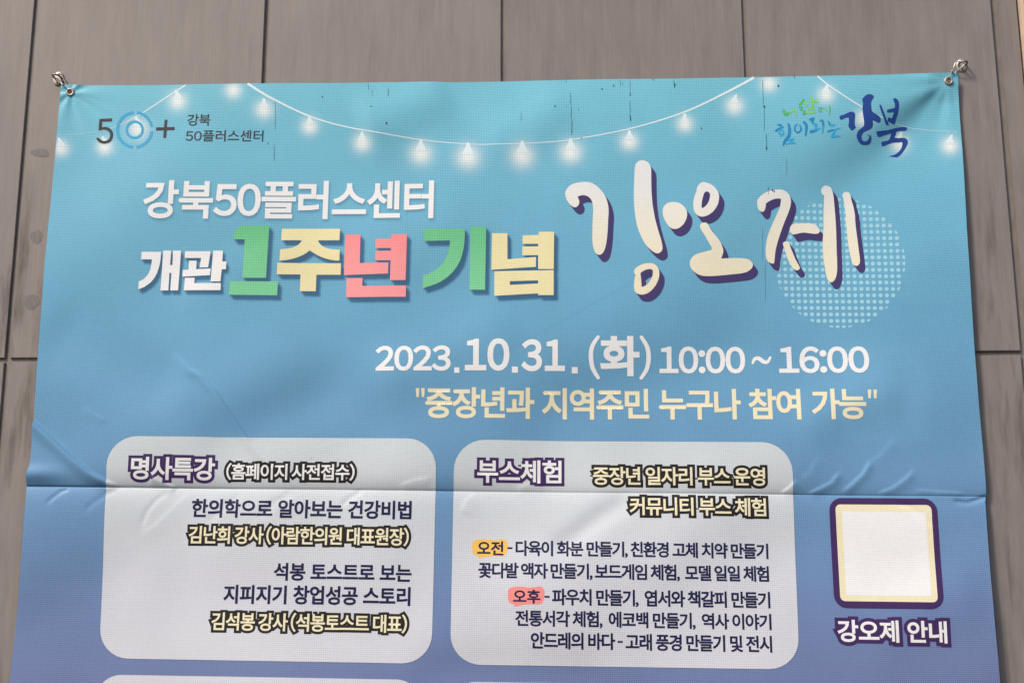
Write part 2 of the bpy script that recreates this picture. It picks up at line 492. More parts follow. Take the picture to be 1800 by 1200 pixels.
def line_tris(text, x0, x1, y0, y1, bold=0.02, track=0.0, slope=0.0, skew=None, space=0.27):
    """lay a line of text into the box x0..x1, y0..y1 (print units; y over the Korean / digit glyphs)"""
    pen = 0; vs = []; fs = []; off = 0; ylo, yhi = 1e9, -1e9; hang = any('\uac00' <= c <= '\ud7a3' for c in text)
    for ch in text:
        if ch == ' ': pen += space; continue
        v, f = glyph(FULL.get(ch, ch), bold) if ch != '-' else (np.array([(0, .345), (.27, .345), (.27, .40), (0, .40)]), [[0, 1, 2, 3]])
        lo, hi = v[:, 0].min(), v[:, 0].max()
        if '\uac00' <= ch <= '\ud7a3':
            vv = v + (pen, 0); adv = 0.92 + track; m = True
        else:
            vv = v + (pen - lo + 0.045, 0); adv = hi - lo + 0.09 + track; m = not hang and ch.isdigit()
        if m: ylo = min(ylo, v[:, 1].min()); yhi = max(yhi, v[:, 1].max())
        vs.append(vv); fs += [[i + off for i in t] for t in f]; off += len(v); pen += adv
    V = np.concatenate(vs); a, b = V[:, 0].min(), V[:, 0].max()
    bw = bold * (y1 - y0) / (yhi - ylo + 2 * bold)
    X = x0 + bw + (V[:, 0] - a) / (b - a) * (x1 - x0 - 2 * bw)
    Yv = y1 - bw - (V[:, 1] - ylo) / (yhi - ylo) * (y1 - y0 - 2 * bw)
    ym = (y0 + y1) / 2; xm = (x0 + x1) / 2
    sk = (X - 885) / (9860 + ym) - 0.009 if skew is None else skew
    X2 = X + (Yv - ym) * sk
    Y2 = Yv + (X - xm) * slope
    P = np.stack([X2, Y2], -1)
    return [P[t] for t in fs] + outline_polys(P, fs, bw), P, fs, bw


def area(p): return 0.5 * np.sum(p[:, 0] * np.roll(p[:, 1], -1) - np.roll(p[:, 0], -1) * p[:, 1])


def ccw(p):
    p = np.asarray(p, float)
    return p if area(p) > 0 else p[::-1]


def boundary(P, fs):
    cnt = {}
    for t in fs:
        t = list(t)
        if area(P[t]) < 0: t = t[::-1]
        for i in range(len(t)): cnt[(t[i], t[(i + 1) % len(t)])] = 1
    return [e for e in cnt if (e[1], e[0]) not in cnt]


def outline_polys(P, fs, wd, wy=None):
    """stroke of width wd round the outside of the glyph faces, mitred corners"""
    be = boundary(P, fs); nxt = {a: b for a, b in be}; out = []; nr = {}
    for a, b in be:
        d = P[b] - P[a]; l = np.hypot(*d)
        if l < 1e-6: continue
        nrm = np.array([d[1], -d[0]]) / l; nr[a] = nrm
        out.append(np.array([P[a], P[a] + nrm * wd, P[b] + nrm * wd, P[b]]))
    for a, b in be:
        if a not in nr or b not in nr: continue
        n1, n2 = nr[a], nr[b]
        if n1[0] * n2[1] - n1[1] * n2[0] > 1e-3:
            m = n1 + n2; mm = (m ** 2).sum()
            if mm < 0.5: out.append(np.array([P[b], P[b] + n1 * wd, P[b] + n2 * wd]))
            else: out.append(np.array([P[b], P[b] + n1 * wd, P[b] + m * (2 * wd / mm), P[b] + n2 * wd]))
    return out


def conform(polys, lift, grid=4.0):
    """union of the polygons, cut along the weave lattice and laid on the cloth"""
    polys = [ccw(p) for p in polys if len(p) > 2 and abs(area(np.asarray(p, float))) > 1e-4]
    allp = np.concatenate(polys); mn = allp.min(0) - 1; mx = allp.max(0) + 1
    verts = []; edges = []
    for p in polys:
        k0 = len(verts); edges += [(k0 + i, k0 + (i + 1) % len(p)) for i in range(len(p))]; verts += [Vector((float(a), float(b))) for a, b in p]
    xs = np.arange(math.ceil(mn[0] / grid) * grid, mx[0], grid)
    for x in xs:
        edges.append((len(verts), len(verts) + 1)); verts += [Vector((float(x), float(mn[1]))), Vector((float(x), float(mx[1])))]
    wl, wh = mn[1] - crease(mx[0]), mx[1] - crease(mn[0])
    ws = set(np.arange(math.ceil(wl / grid) * grid, wh, grid)) | {k for k in (-3, -2, -1, 1, 2, 3) if wl < k < wh}
    for wv in ws:
        edges.append((len(verts), len(verts) + 1)); verts += [Vector((float(mn[0]), float(crease(mn[0]) + wv))), Vector((float(mx[0]), float(crease(mx[0]) + wv)))]
    v, e, f, ov, oe, of = delaunay_2d_cdt(verts, edges, [], 0, 1e-5, False)
    v = np.array([(a.x, a.y) for a in v]); f = np.array([list(t) for t in f])
    cen = v[f].mean(1); order = np.argsort(cen[:, 0]); cx_ = cen[order, 0]; ins = np.zeros(len(f), bool)
    for p in polys:                                                     # every polygon handed in is convex
        i0, i1 = np.searchsorted(cx_, (p[:, 0].min(), p[:, 0].max())); sel = order[i0:i1]
        if not len(sel): continue
        c = cen[sel]; m = np.ones(len(sel), bool)
        for a, b in zip(p, np.roll(p, -1, 0)): m &= (b[0] - a[0]) * (c[:, 1] - a[1]) - (b[1] - a[1]) * (c[:, 0] - a[0]) >= -1e-7
        ins[sel[m]] = True
    keep = [list(t) for t in f[ins]]
    used = np.unique(np.concatenate([np.array(t) for t in keep])); re = -np.ones(len(v), int); re[used] = np.arange(len(used))
    co = shape(v[used, 0], v[used, 1], lift)
    keep = [[int(re[i]) for i in t] for t in keep]
    # face the viewer (photo y runs down, so counter-clockwise there already faces the front)
    return co, keep


def print_part(name, layers, parent, label=None, grid=3.2):
    """layers = [(polys, level, material)] -> one mesh lying on the cloth"""
    CO = []; F = []; MI = []; mats = []; off = 0
    for polys, lv, mat in layers:
        co, f = conform(polys, (0.0001 if parent is banner and name != 'info_panel' and name != 'code_frame' else 0.0005) + lv * 0.00013, grid)
        CO.append(co); F += [[i + off for i in t] for t in f]; off += len(co)
        if mat not in mats: mats.append(mat)
        MI += [mats.index(mat)] * len(f)
    me = mesh_np(name, np.concatenate(CO), F, mats, MI)
    flip = sum(p.normal.y * p.area for p in me.polygons) > 0
    if flip: me.flip_normals()
    o = link(name, me, parent)
    if label: o['label'] = label
    return o


def poly_tris(outer, holes=()):
    loops = [[Vector((float(a), float(b), 0)) for a, b in lp] for lp in (outer, *holes)]
    flat = np.array([(p.x, p.y) for lp in loops for p in lp])
    return [flat[list(t)] for t in tessellate_polygon(loops)]


def crop(ox, oy, s, pts): return [(ox + a / s, oy + b / s) for a, b in pts]


def stroke(pts, wd, n=6):
    """round-ended brush stroke; wd one width or a list"""
    p = np.array(smooth_path(pts, n)); k = len(p)
    ws = np.interp(np.linspace(0, 1, k), np.linspace(0, 1, len(wd)), wd) if isinstance(wd, (list, tuple)) else np.full(k, wd)
    out = []
    for i in range(k):
        a = np.linspace(0, 2 * np.pi, 12, endpoint=False)
        out.append(p[i] + 0.5 * ws[i] * np.stack([np.cos(a), np.sin(a)], -1))
        if i < k - 1:
            d = p[i + 1] - p[i]; l = np.hypot(*d)
            if l > 1e-6:
                nn = np.array([-d[1], d[0]]) / l
                out.append(np.array([p[i] + nn * ws[i] / 2, p[i + 1] + nn * ws[i + 1] / 2, p[i + 1] - nn * ws[i + 1] / 2, p[i] - nn * ws[i] / 2]))
    return out


def rrect(q, r, n=8):
    """rounded quad from four corners (tl, tr, br, bl)"""
    q = [np.array(a, float) for a in q]; out = []
    for i in range(4):
        a, b, c = q[i - 1], q[i], q[(i + 1) % 4]
        p0 = b + (a - b) / np.hypot(*(a - b)) * r; p2 = b + (c - b) / np.hypot(*(c - b)) * r
        kk = 0.5523
        c0 = p0 + (b - p0) * kk; c2 = p2 + (b - p2) * kk
        for k in range(n + 1):
            t = k / n
            out.append((1 - t) ** 3 * p0 + 3 * t * (1 - t) ** 2 * c0 + 3 * t * t * (1 - t) * c2 + t ** 3 * p2)
    return np.array(out)


# ------------------------------------------------------------------ printed inks
BLUE = [(0.0, (0.175, 0.495, 0.615)), (0.20, (0.160, 0.442, 0.597)), (0.42, (0.142, 0.368, 0.540)), (0.60, (0.142, 0.318, 0.505)), (0.74, (0.145, 0.280, 0.470)), (0.88, (0.148, 0.222, 0.405)), (1.0, (0.160, 0.200, 0.375))]
I_BLUE = cloth_mat('blue_print', stops=BLUE, attrs=True)
I_WHITE = cloth_mat('white_ink', color=(0.775, 0.77, 0.765), weave=0.19)
I_PANEL = cloth_mat('pale_panel_print', stops=[(0.0, (0.56, 0.61, 0.63)), (0.6, (0.56, 0.61, 0.63)), (0.82, (0.585, 0.60, 0.645)), (1, (0.60, 0.60, 0.65))], weave=0.26)
I_CREAM = cloth_mat('cream_ink', color=(0.76, 0.69, 0.475), weave=0.19)
I_BRUSH = cloth_mat('brush_title_ink', stops=[(0, (0.73, 0.735, 0.735)), (0.19, (0.73, 0.735, 0.725)), (0.27, (0.755, 0.715, 0.59)), (0.36, (0.76, 0.69, 0.50)), (1, (0.76, 0.69, 0.50))], weave=0.19)
I_BSHADE = cloth_mat('indigo_ink', color=(0.060, 0.045, 0.145), weave=0.35)
I_GREEN = cloth_mat('green_ink', stops=[(0, (0.10, 0.47, 0.19)), (0.20, (0.10, 0.47, 0.19)), (0.33, (0.20, 0.60, 0.31)), (1, (0.2, 0.6, 0.31))], weave=0.32)
I_YELLOW = cloth_mat('yellow_ink', color=(0.76, 0.68, 0.385), weave=0.19)
I_RED = cloth_mat('coral_ink', stops=[(0, (0.84, 0.20, 0.21)), (0.22, (0.84, 0.20, 0.21)), (0.34, (0.86, 0.32, 0.32)), (1, (0.86, 0.32, 0.32))], weave=0.19)
I_NAVY = cloth_mat('navy_ink', color=(0.014, 0.014, 0.060), weave=0.3)
I_PURPLE = cloth_mat('purple_ink', color=(0.055, 0.024, 0.105), weave=0.3)
I_BLACK = cloth_mat('black_ink', color=(0.018, 0.015, 0.014), weave=0.3)
I_GREY = cloth_mat('charcoal_ink', color=(0.040, 0.040, 0.046), weave=0.35)
I_RING = cloth_mat('cyan_ink', color=(0.050, 0.36, 0.60), weave=0.3)
I_LOGO = cloth_mat('royal_blue_ink', color=(0.022, 0.065, 0.28), weave=0.35)
I_LEAF = cloth_mat('leaf_green_ink', color=(0.085, 0.42, 0.16), weave=0.3)
I_LIME = cloth_mat('lime_ink', color=(0.20, 0.56, 0.14), weave=0.3)
I_TEAL = cloth_mat('teal_ink', color=(0.020, 0.235, 0.50), weave=0.3)
I_AQUA = cloth_mat('aqua_ink', color=(0.030, 0.36, 0.62), weave=0.3)
I_DOT = cloth_mat('pale_dot_ink', color=(0.34, 0.62, 0.735), weave=0.3)
I_AMBER = cloth_mat('amber_marker_ink', color=(0.80, 0.48, 0.11), weave=0.19)
I_PINK = cloth_mat('pink_marker_ink', color=(0.80, 0.26, 0.24), weave=0.19)
I_WIRE = cloth_mat('pale_wire_ink', color=(0.66, 0.75, 0.77), weave=0.19)
I_MOULD = cloth_mat('mildew', color=(0.050, 0.105, 0.115), weave=0.2)

# ------------------------------------------------------------------ big title glyphs traced as outlines
A1 = lambda p: crop(230, 390, 6.6667, p)
A2 = lambda p: crop(480, 390, 6.6667, p)
A3 = lambda p: crop(730, 390, 6.6667, p)
T_WHITE = [A1([(135, 360), (362, 360), (357, 440), (346, 500), (330, 560), (313, 608), (290, 650), (262, 690), (230, 722), (165, 768), (93, 797), (100, 705), (150, 680), (180, 656), (202, 628), (222, 595), (238, 555), (250, 495), (255, 447), (128, 447)]),
           A1([(388, 345), (478, 345), (468, 513), (495, 513), (502, 345), (596, 345), (560, 808), (467, 808), (482, 605), (458, 605), (445, 808), (352, 808)]),
           A1([(642, 352), (942, 352), (912, 540), (812, 540), (830, 430), (638, 430)]),
           A1([(688, 462), (778, 462), (772, 562), (942, 553), (935, 632), (610, 648), (615, 568), (682, 568)]),
           A1([(972, 345), (1086, 345), (1078, 472), (1128, 472), (1120, 563), (1072, 563), (1057, 705), (942, 705)]),
           A1([(640, 662), (755, 662), (750, 725), (1062, 725), (1060, 808), (628, 808)])]
T_ONE = [A1([(1300, 50), (1627, 50), (1590, 662), (1312, 662), (1340, 213), (1208, 213), (1215, 125)]),
         A1([(1167, 703), (1727, 703), (1718, 866), (1155, 860)])]
T_JU = [A2([(107, 87), (788, 87), (781, 222), (530, 222), (545, 255), (572, 282), (605, 303), (640, 316), (685, 326), (735, 331), (785, 333), (781, 462), (740, 461), (690, 454), (640, 442), (590, 426), (545, 407), (500, 383), (462, 360), (432, 340), (395, 370), (350, 396), (300, 418), (250, 435), (160, 455), (80, 460), (87, 330), (170, 322), (215, 313), (255, 299), (290, 280), (318, 256), (342, 222), (100, 222)]),
        A2([(55, 487), (800, 493), (796, 628), (512, 626), (505, 820), (318, 817), (326, 622), (48, 620)])]
T_NYEON = [A2([(850, 157), (1029, 157), (1021, 492), (1357, 486), (1352, 616), (835, 632)]),
           A2([(1395, 157), (1574, 157), (1557, 692), (1374, 692), (1382, 462), (1200, 460), (1203, 352), (1386, 349), (1386, 318), (1205, 318), (1208, 208), (1392, 208)]),
           A2([(866, 667), (1053, 667), (1050, 758), (1562, 756), (1558, 886), (860, 890)])]
T_GI = [A3([(110, 98), (585, 95), (583, 180), (578, 260), (569, 325), (553, 395), (535, 450), (512, 500), (480, 552), (442, 600), (395, 645), (345, 683), (295, 714), (240, 740), (90, 787), (95, 638), (150, 622), (200, 598), (248, 570), (290, 535), (325, 498), (352, 455), (375, 410), (390, 365), (402, 310), (412, 233), (107, 240)]),
        A3([(650, 70), (832, 70), (820, 808), (637, 805)])]
T_NYEOM = [A3([(902, 147), (1081, 147), (1081, 450), (1415, 425), (1415, 540), (893, 574)]),
           A3([(1447, 130), (1627, 130), (1622, 567), (1440, 566), (1440, 403), (1255, 405), (1256, 302), (1440, 300), (1440, 270), (1258, 271), (1258, 172), (1447, 168)])]
T_MIEUM = (A3([(928, 590), (1622, 580), (1622, 872), (1440, 872), (1440, 852), (928, 880)]), A3([(1110, 708), (1440, 700), (1440, 737), (1110, 752)]))


def tris_of(shapes): return [t for s in shapes for t in poly_tris(s)]


tr_white, tr_one, tr_ju, tr_ny, tr_gi = map(tris_of, (T_WHITE, T_ONE, T_JU, T_NYEON, T_GI))
tr_nm = tris_of(T_NYEOM) + poly_tris(T_MIEUM[0], [T_MIEUM[1]])
head1 = line_tris('강북50플러스센터', 254, 763, 319, 386, bold=0.024, track=-0.03)
dates = [line_tris('2023', 661, 793, 609, 653.5, bold=0.028, track=-0.03), line_tris('10', 818, 896, 597, 653.5, bold=0.030),
         line_tris('31', 917, 993, 598, 654, bold=0.030, track=0.06), line_tris('화', 1055, 1124, 592, 661, bold=0.034),
         line_tris('10:00', 1159, 1310, 609, 656, bold=0.026, track=-0.03), line_tris('16:00', 1369, 1527, 609, 656, bold=0.026, track=-0.03)]
date_extra = [np.array([(799, 647.5), (808, 647.5), (808, 657), (799, 657)]), np.array([(900, 646), (910.5, 646), (910.5, 656.5), (900, 656.5)]), np.array([(1005, 646), (1015.5, 646), (1015.5, 657), (1005, 657)])]
date_extra += stroke([(1323, 638), (1327, 630.5), (1334, 630), (1342, 635.5), (1349, 636), (1354, 628)], [4, 6, 7, 7, 6, 4])
date_extra += stroke([(1051, 594), (1041, 610), (1038.5, 628), (1042, 648), (1051.5, 664)], [6, 7.5, 8, 7.5, 6])
date_extra += stroke([(1127, 594), (1137, 610), (1140, 628), (1137, 648), (1127, 664)], [6, 7.5, 8, 7.5, 6])

# soft printed drop shadows of the title, as a print mask on the cloth
RX0, RY0, RW, RH = 220, 300, 800, 260
SS = 2
ras = np.zeros((RH * SS, RW * SS)); ras2 = np.zeros_like(ras)


def raster(buf, tris, dx, dy):
    for t in tris:
        t = (np.asarray(t) + (dx - RX0, dy - RY0)) * SS
        x0, y0 = np.maximum(np.floor(t.min(0)).astype(int), 0); x1, y1 = np.ceil(t.max(0)).astype(int) + 1
        x1 = min(x1, buf.shape[1]); y1 = min(y1, buf.shape[0])
        if x1 <= x0 or y1 <= y0: continue
        X, Y = np.meshgrid(np.arange(x0, x1) + .5, np.arange(y0, y1) + .5)
        if area(t) < 0: t = t[::-1]
        ins = np.ones(X.shape, bool)
        for i in range(len(t)):
            a, b = t[i], t[(i + 1) % len(t)]
            ins &= (b[0] - a[0]) * (Y - a[1]) - (b[1] - a[1]) * (X - a[0]) >= -0.01
        buf[y0:y1, x0:x1] = np.maximum(buf[y0:y1, x0:x1], ins)


def blur(buf, r, times=3):
    for _ in range(times):
        for ax in (0, 1):
            k = 2 * r + 1; c = np.cumsum(np.pad(buf, [(k, k - 1) if a == ax else (0, 0) for a in (0, 1)], mode='edge'), axis=ax)
            sl = [slice(None)] * 2; s2 = [slice(None)] * 2
            sl[ax] = slice(k, None); s2[ax] = slice(0, -k)
            q = (c[tuple(sl)] - c[tuple(s2)]) / k
            idx = [slice(None)] * 2; idx[ax] = slice(r, r + buf.shape[ax]) if q.shape[ax] >= r + buf.shape[ax] else slice(-buf.shape[ax], None)
            buf = q[tuple(idx)]
    return buf


for f_ in (0.35, 0.7, 1.0):
    raster(ras, tr_white, 5 * f_, 8 * f_)
    for tr in (tr_one, tr_ju, tr_ny, tr_gi, tr_nm): raster(ras, tr, 7.5 * f_, 9.5 * f_)
ras = blur(ras, 2) * 0.92
raster(ras2, head1[0], 1.5, 3.5)
ras2 = blur(ras2, 4) * 0.55
ras = np.maximum(ras, ras2)

BULBS = [(313, 178, 23), (411, 160, 21), (465, 194, 23), (545, 223, 21), (637, 252, 23), (740, 270, 28), (823, 277, 30), (918, 275, 30), (1003, 269, 28), (1106, 251, 23), (1203, 220, 21), (1290, 188, 23), (1350, 149, 21), (1450, 170, 21), (1670, 255, 22), (107, 260, 21), (184, 257, 21), (243, 226, 25), (1515, 212, 21), (1582, 250, 23)]

# ------------------------------------------------------------------ the cloth
NX, NT, NB = 660, 300, 230
s = np.linspace(0, 1, NX)
tt = np.concatenate([np.linspace(0, 1, NT) ** 1.0 - 1.0])               # top .. crease  (-1 .. 0)
fine_up = -np.array([0.3, 0.6, 1, 1.5, 2, 2.6, 3.2, 4, 5, 6, 7.5]) / 712.0
fine_dn = np.array([0.3, 0.6, 1, 1.5, 2, 2.6, 3.2, 4, 5, 6, 7.5]) / 620.0
rowp = np.unique(np.concatenate([tt, fine_up, fine_dn, np.linspace(0, 1, NB)]))
S, T = np.meshgrid(s, rowp)
PX = 60 + S * 1650; PY = np.zeros_like(PX)
for _ in range(4):
    cr = crease(PX); tp = np.interp(PX, TE[:, 0], TE[:, 1])
    PY = np.where(T < 0, cr + T * (cr - tp), cr + T * (BOT - cr))
    PX = np.interp(PY, LE[:, 0], LE[:, 1]) * (1 - S) + np.interp(PY, RE[:, 0], RE[:, 1]) * S
co = shape(PX.ravel(), PY.ravel())
nr_, nc_ = PX.shape
idx = np.arange(nr_ * nc_).reshape(nr_, nc_)
q = np.stack([idx[:-1, :-1], idx[1:, :-1], idx[1:, 1:], idx[:-1, 1:]], -1).reshape(-1, 4)
qc = (PX.ravel()[q].mean(1), PY.ravel()[q].mean(1))
for ex, ey in EYE:                                                      # holes inside the eyelets
    mk = np.hypot(qc[0] - ex, qc[1] - ey) > 6.2
    q = q[mk]; qc = (qc[0][mk], qc[1][mk])
me = bpy.data.meshes.new('fabric_sheet')
me.vertices.add(len(co)); me.vertices.foreach_set('co', co.ravel())
me.loops.add(q.size); me.loops.foreach_set('vertex_index', q.ravel().astype(np.int32))
me.polygons.add(len(q)); me.polygons.foreach_set('loop_start', np.arange(0, q.size, 4, dtype=np.int32))
me.update(calc_edges=True); me.validate()
me.shade_smooth()
fx, fy = PX.ravel(), PY.ravel()
gl = np.zeros(len(fx))
for bx, by, br in BULBS:
    d = np.hypot(fx - bx, fy - by - 1) / br
    gl = np.maximum(gl, np.clip(0.82 * np.exp(-(d / 0.66) ** 1.9), 0, 1))
ix, iy = (fx - RX0) * SS, (fy - RY0) * SS
ok = (ix > 0) & (iy > 0) & (ix < RW * SS - 1) & (iy < RH * SS - 1)
sh = np.zeros(len(fx)); sh[ok] = ras[iy[ok].astype(int), ix[ok].astype(int)]
pa = np.clip(1 - np.maximum(np.abs(fx - 1577) / 20, np.abs(fy - 680) / 32) ** 6, 0, 1) * 0.22
dd = np.hypot(fx - 1572, fy - 668); pa = np.maximum(pa, 0.16 * np.exp(-((dd - 45) / 22.0) ** 2))
pa = np.maximum(pa, 0.14 * np.clip(1 - np.maximum(np.abs(fx - 1556) / 82, np.abs(fy - 690) / 95) ** 8, 0, 1))
for nm, arr in (('print_glow', gl), ('print_shadow', sh), ('print_patch', pa)):
    at = me.attributes.new(nm, 'FLOAT', 'POINT'); at.data.foreach_set('value', arr.astype(np.float32))
fab = link('fabric_sheet', me, banner, [I_BLUE])

# ------------------------------------------------------------------ string of lights (printed)
lay = []
lay += stroke([(438, 150.5), (480, 176), (555, 210), (640, 231), (740, 247), (825, 255), (885, 256), (950, 253.5), (1005, 248), (1106, 229.5), (1200, 201), (1275, 166), (1323, 140.2)], [4.6, 3.6, 2.6, 2, 1.6, 1.3, 1.3, 1.3, 1.6, 2, 2.6, 3.6, 4.6], 8)
lay += stroke([(326, 151.5), (300, 168), (250, 200), (228, 212), (205, 222), (170, 232), (110, 238)], [2.6, 2.2, 1.8, 1.1, 0.7, 0.5, 0.3], 5)
lay += stroke([(1436, 138.5), (1460, 158), (1512, 192), (1550, 210), (1600, 224), (1685, 232)], [2.6, 2.3, 2, 1.2, 0.7, 0.4], 5)
for bx, by, br in BULBS:
    top = by - br * 0.82; bw = br * 0.24
    if top < np.interp(bx, TE[:, 0], TE[:, 1]) + 2: continue
    lean = 0.18 if bx < 330 else (-0.15 if bx > 1250 else 0)
    bw = br * 0.33
    lay += poly_tris(np.array([(bx - 1.6 - lean * br, top), (bx + 1.6 - lean * br, top), (bx + bw * .55, by - br * .48), (bx + bw, by - br * .22), (bx + bw * .7, by - br * .10), (bx - bw * .7, by - br * .10), (bx - bw, by - br * .22), (bx - bw * .55, by - br * .48)]))
print_part('string_lights', [(lay, 1, I_WIRE)], banner, 'printed garland of white light bulbs along the top')

# ------------------------------------------------------------------ halftone disc
lay = []
cx, cy, R = 1476.5, 462.0, 114.5
for j in range(-11, 12):
    for i in range(-12, 13):
        x = 1479 + i * 11.05 + (j * 0.42); y = 463.0 + j * 11.25 + i * 0.05
        pts_ = []
        for k in range(12):
            a = k * math.pi / 6; qx, qy = x + 3.75 * math.cos(a), y + 3.55 * math.sin(a)
            pts_.append((qx, qy))
        dmax = max(math.hypot(a - cx, b - cy) for a, b in pts_)
        if dmax < R: lay.append(np.array(pts_))
        elif math.hypot(x - cx, y - cy) < R + 2.5:
            pts_ = [(cx + (a - cx) * min(1, R / math.hypot(a - cx, b - cy)), cy + (b - cy) * min(1, R / math.hypot(a - cx, b - cy))) for a, b in pts_]
            if abs(area(np.array(pts_))) > 6: lay.append(np.array(pts_))
print_part('halftone_disc', [(lay, 1, I_DOT)], banner, 'round patch of pale halftone dots behind the brush title')

# ------------------------------------------------------------------ lettering of the upper half
print_part('headline_lettering', [(head1[0], 2, I_WHITE)], banner, 'bold white headline in the upper left')
print_part('title_lettering', [(tr_white, 2, I_WHITE), (tr_one + tr_gi, 2, I_GREEN), (tr_ju + tr_nm, 2, I_YELLOW), (tr_ny, 2, I_RED)], banner, 'large blocky title in white, green, yellow and coral')
print_part('date_lettering', [([t for d in dates for t in d[0]] + date_extra, 2, I_WHITE)], banner, 'white date and time line')
sub = line_tris('중장년과 지역주민 누구나 참여 가능', 748, 1521, 682.5, 737, bold=0.026, track=-0.05, slope=0.003)
qm = [np.array([(a, 684.5 + b), (a + 6.5, 684.5 + b), (a + 5.4, 700 + b), (a + 1.2, 700 + b)]) for a, b in ((731.5, -1), (741, -1), (1523.5, 1.5), (1533.5, 1.5))]
print_part('slogan_lettering', [(sub[0] + qm, 2, I_CREAM)], banner, 'cream slogan line in quotation marks')

# brush title
C6 = lambda p: crop(980, 270, 6, p)
C4 = lambda p: crop(1080, 400, 6.6667, p)
C7 = lambda p: crop(1170, 290, 6, p)
C5 = lambda p: crop(1320, 320, 6, p)


def sm(p, sharp=()):
    """smooth closed outline; indices in sharp stay corners"""
    p = [np.array(a, float) for a in p]; N = len(p); out = []
    for i in range(N):
        a, b, c, d = p[i - 1], p[i], p[(i + 1) % N], p[(i + 2) % N]
        if i in sharp: a = b
        if (i + 1) % N in sharp: d = c
        for k in range(4):
            t = k / 4
            out.append(0.5 * (2 * b + (c - a) * t + (2 * a - 5 * b + 4 * c - d) * t * t + (3 * b - a - 3 * c + d) * t ** 3))
    return np.array(out)


B = []
B.append((sm(C6([(80, 440), (95, 395), (135, 350), (200, 325), (270, 315), (340, 320), (400, 350), (450, 395), (500, 465), (528, 545), (537, 620), (533, 700), (525, 850), (512, 960), (490, 1040), (460, 1075), (430, 1080), (400, 1060), (378, 1010), (367, 940), (366, 850), (370, 700), (375, 600), (365, 530), (340, 485), (300, 460), (255, 455), (210, 470), (225, 505), (228, 535), (215, 565), (185, 582), (155, 572), (125, 545), (95, 500)]), (27,)), None))
B.append((sm(C6([(890, 90), (930, 100), (965, 130), (983, 180), (985, 300), (988, 420), (1000, 560), (1025, 700), (1060, 830), (1090, 930), (1103, 1000), (1095, 1040), (1060, 1065), (1020, 1058), (970, 1020), (920, 965), (870, 870), (835, 770), (815, 660), (803, 520), (803, 380), (808, 250), (812, 170), (825, 125), (855, 98)])), None))
B.append((sm(C6([(1215, 527), (1270, 535), (1320, 565), (1355, 615), (1362, 665), (1345, 725), (1310, 775), (1265, 805), (1220, 810), (1185, 795), (1150, 755), (1120, 700), (1105, 640), (1110, 590), (1140, 550), (1175, 532)])), None))
B.append((sm(C4([(400, 433), (450, 438), (490, 465), (517, 510), (522, 560), (512, 620), (480, 690), (430, 750), (380, 785), (320, 800), (270, 790), (240, 765), (227, 720), (228, 650), (238, 595), (247, 570), (232, 555), (228, 525), (245, 490), (290, 460), (340, 440)]), (15,)),
          sm(C4([(300, 550), (340, 520), (390, 503), (430, 503), (447, 520), (445, 570), (425, 620), (395, 665), (350, 700), (315, 710), (312, 650), (308, 600)]), (0, 4, 9))))
B.append((sm(C7([(385, 196), (430, 205), (480, 225), (525, 265), (555, 320), (558, 370), (545, 430), (510, 490), (460, 535), (410, 556), (370, 560), (330, 545), (300, 510), (288, 460), (290, 390), (305, 330), (322, 295), (325, 260), (345, 225)]), (16,)),
          sm(C7([(425, 297), (450, 303), (463, 330), (458, 375), (440, 420), (410, 455), (385, 470), (375, 460), (376, 410), (390, 350), (405, 310)]))))
B.append((sm(C7([(400, 623), (435, 633), (470, 690), (520, 755), (570, 820), (600, 890), (603, 930), (590, 975), (580, 997), (650, 993), (760, 990), (850, 997), (895, 1020), (918, 1055), (905, 1095), (860, 1130), (800, 1148), (700, 1160), (560, 1175), (440, 1182), (360, 1172), (300, 1140), (265, 1100), (250, 1055), (260, 1010), (300, 965), (360, 940), (430, 922), (480, 908), (480, 880), (450, 830), (410, 760), (370, 700), (358, 660), (368, 635)]), (8, 28)), None))
B.append((sm(C5([(60, 215), (75, 185), (110, 150), (170, 115), (240, 97), (310, 95), (360, 110), (400, 150), (417, 200), (415, 250), (395, 320), (350, 430), (310, 540), (275, 650), (255, 740), (247, 820), (240, 860), (215, 862), (180, 845), (158, 800), (152, 740), (155, 680), (170, 590), (205, 490), (255, 380), (290, 300), (308, 240), (312, 190), (280, 185), (230, 195), (180, 220), (152, 240), (148, 280), (135, 315), (110, 326), (80, 310), (65, 275)]), (27, 31)), None))
B.append((sm(C5([(375, 630), (400, 640), (412, 680), (440, 750), (475, 830), (510, 890), (513, 915), (490, 932), (455, 922), (420, 880), (385, 810), (355, 720), (335, 660), (345, 637)])), None))
B.append((sm(C5([(408, 490), (430, 455), (480, 442), (560, 437), (640, 440), (690, 460), (722, 500), (728, 520), (710, 540), (680, 546), (620, 542), (560, 535), (500, 545), (450, 556), (430, 550), (412, 520)])), None))
B.append((sm(C5([(797, 42), (835, 55), (860, 95), (872, 150), (882, 250), (895, 400), (902, 560), (905, 700), (910, 850), (910, 920), (900, 990), (880, 1035), (850, 1057), (820, 1045), (795, 990), (780, 900), (765, 800), (757, 650), (765, 500), (765, 350), (770, 200), (770, 145), (750, 130), (738, 100), (745, 70), (765, 48)]), (21,)), None))
B.append((sm(C5([(1000, 100), (1035, 108), (1055, 140), (1065, 190), (1085, 260), (1100, 340), (1103, 400), (1110, 480), (1125, 600), (1140, 720), (1150, 810), (1148, 850), (1130, 878), (1105, 882), (1075, 860), (1055, 800), (1035, 700), (1020, 580), (1010, 470), (998, 390), (1003, 340), (990, 260), (980, 180), (968, 150), (970, 120)])), None))
EXT = np.array([9.3, 12.6])
bt = []; bs = []
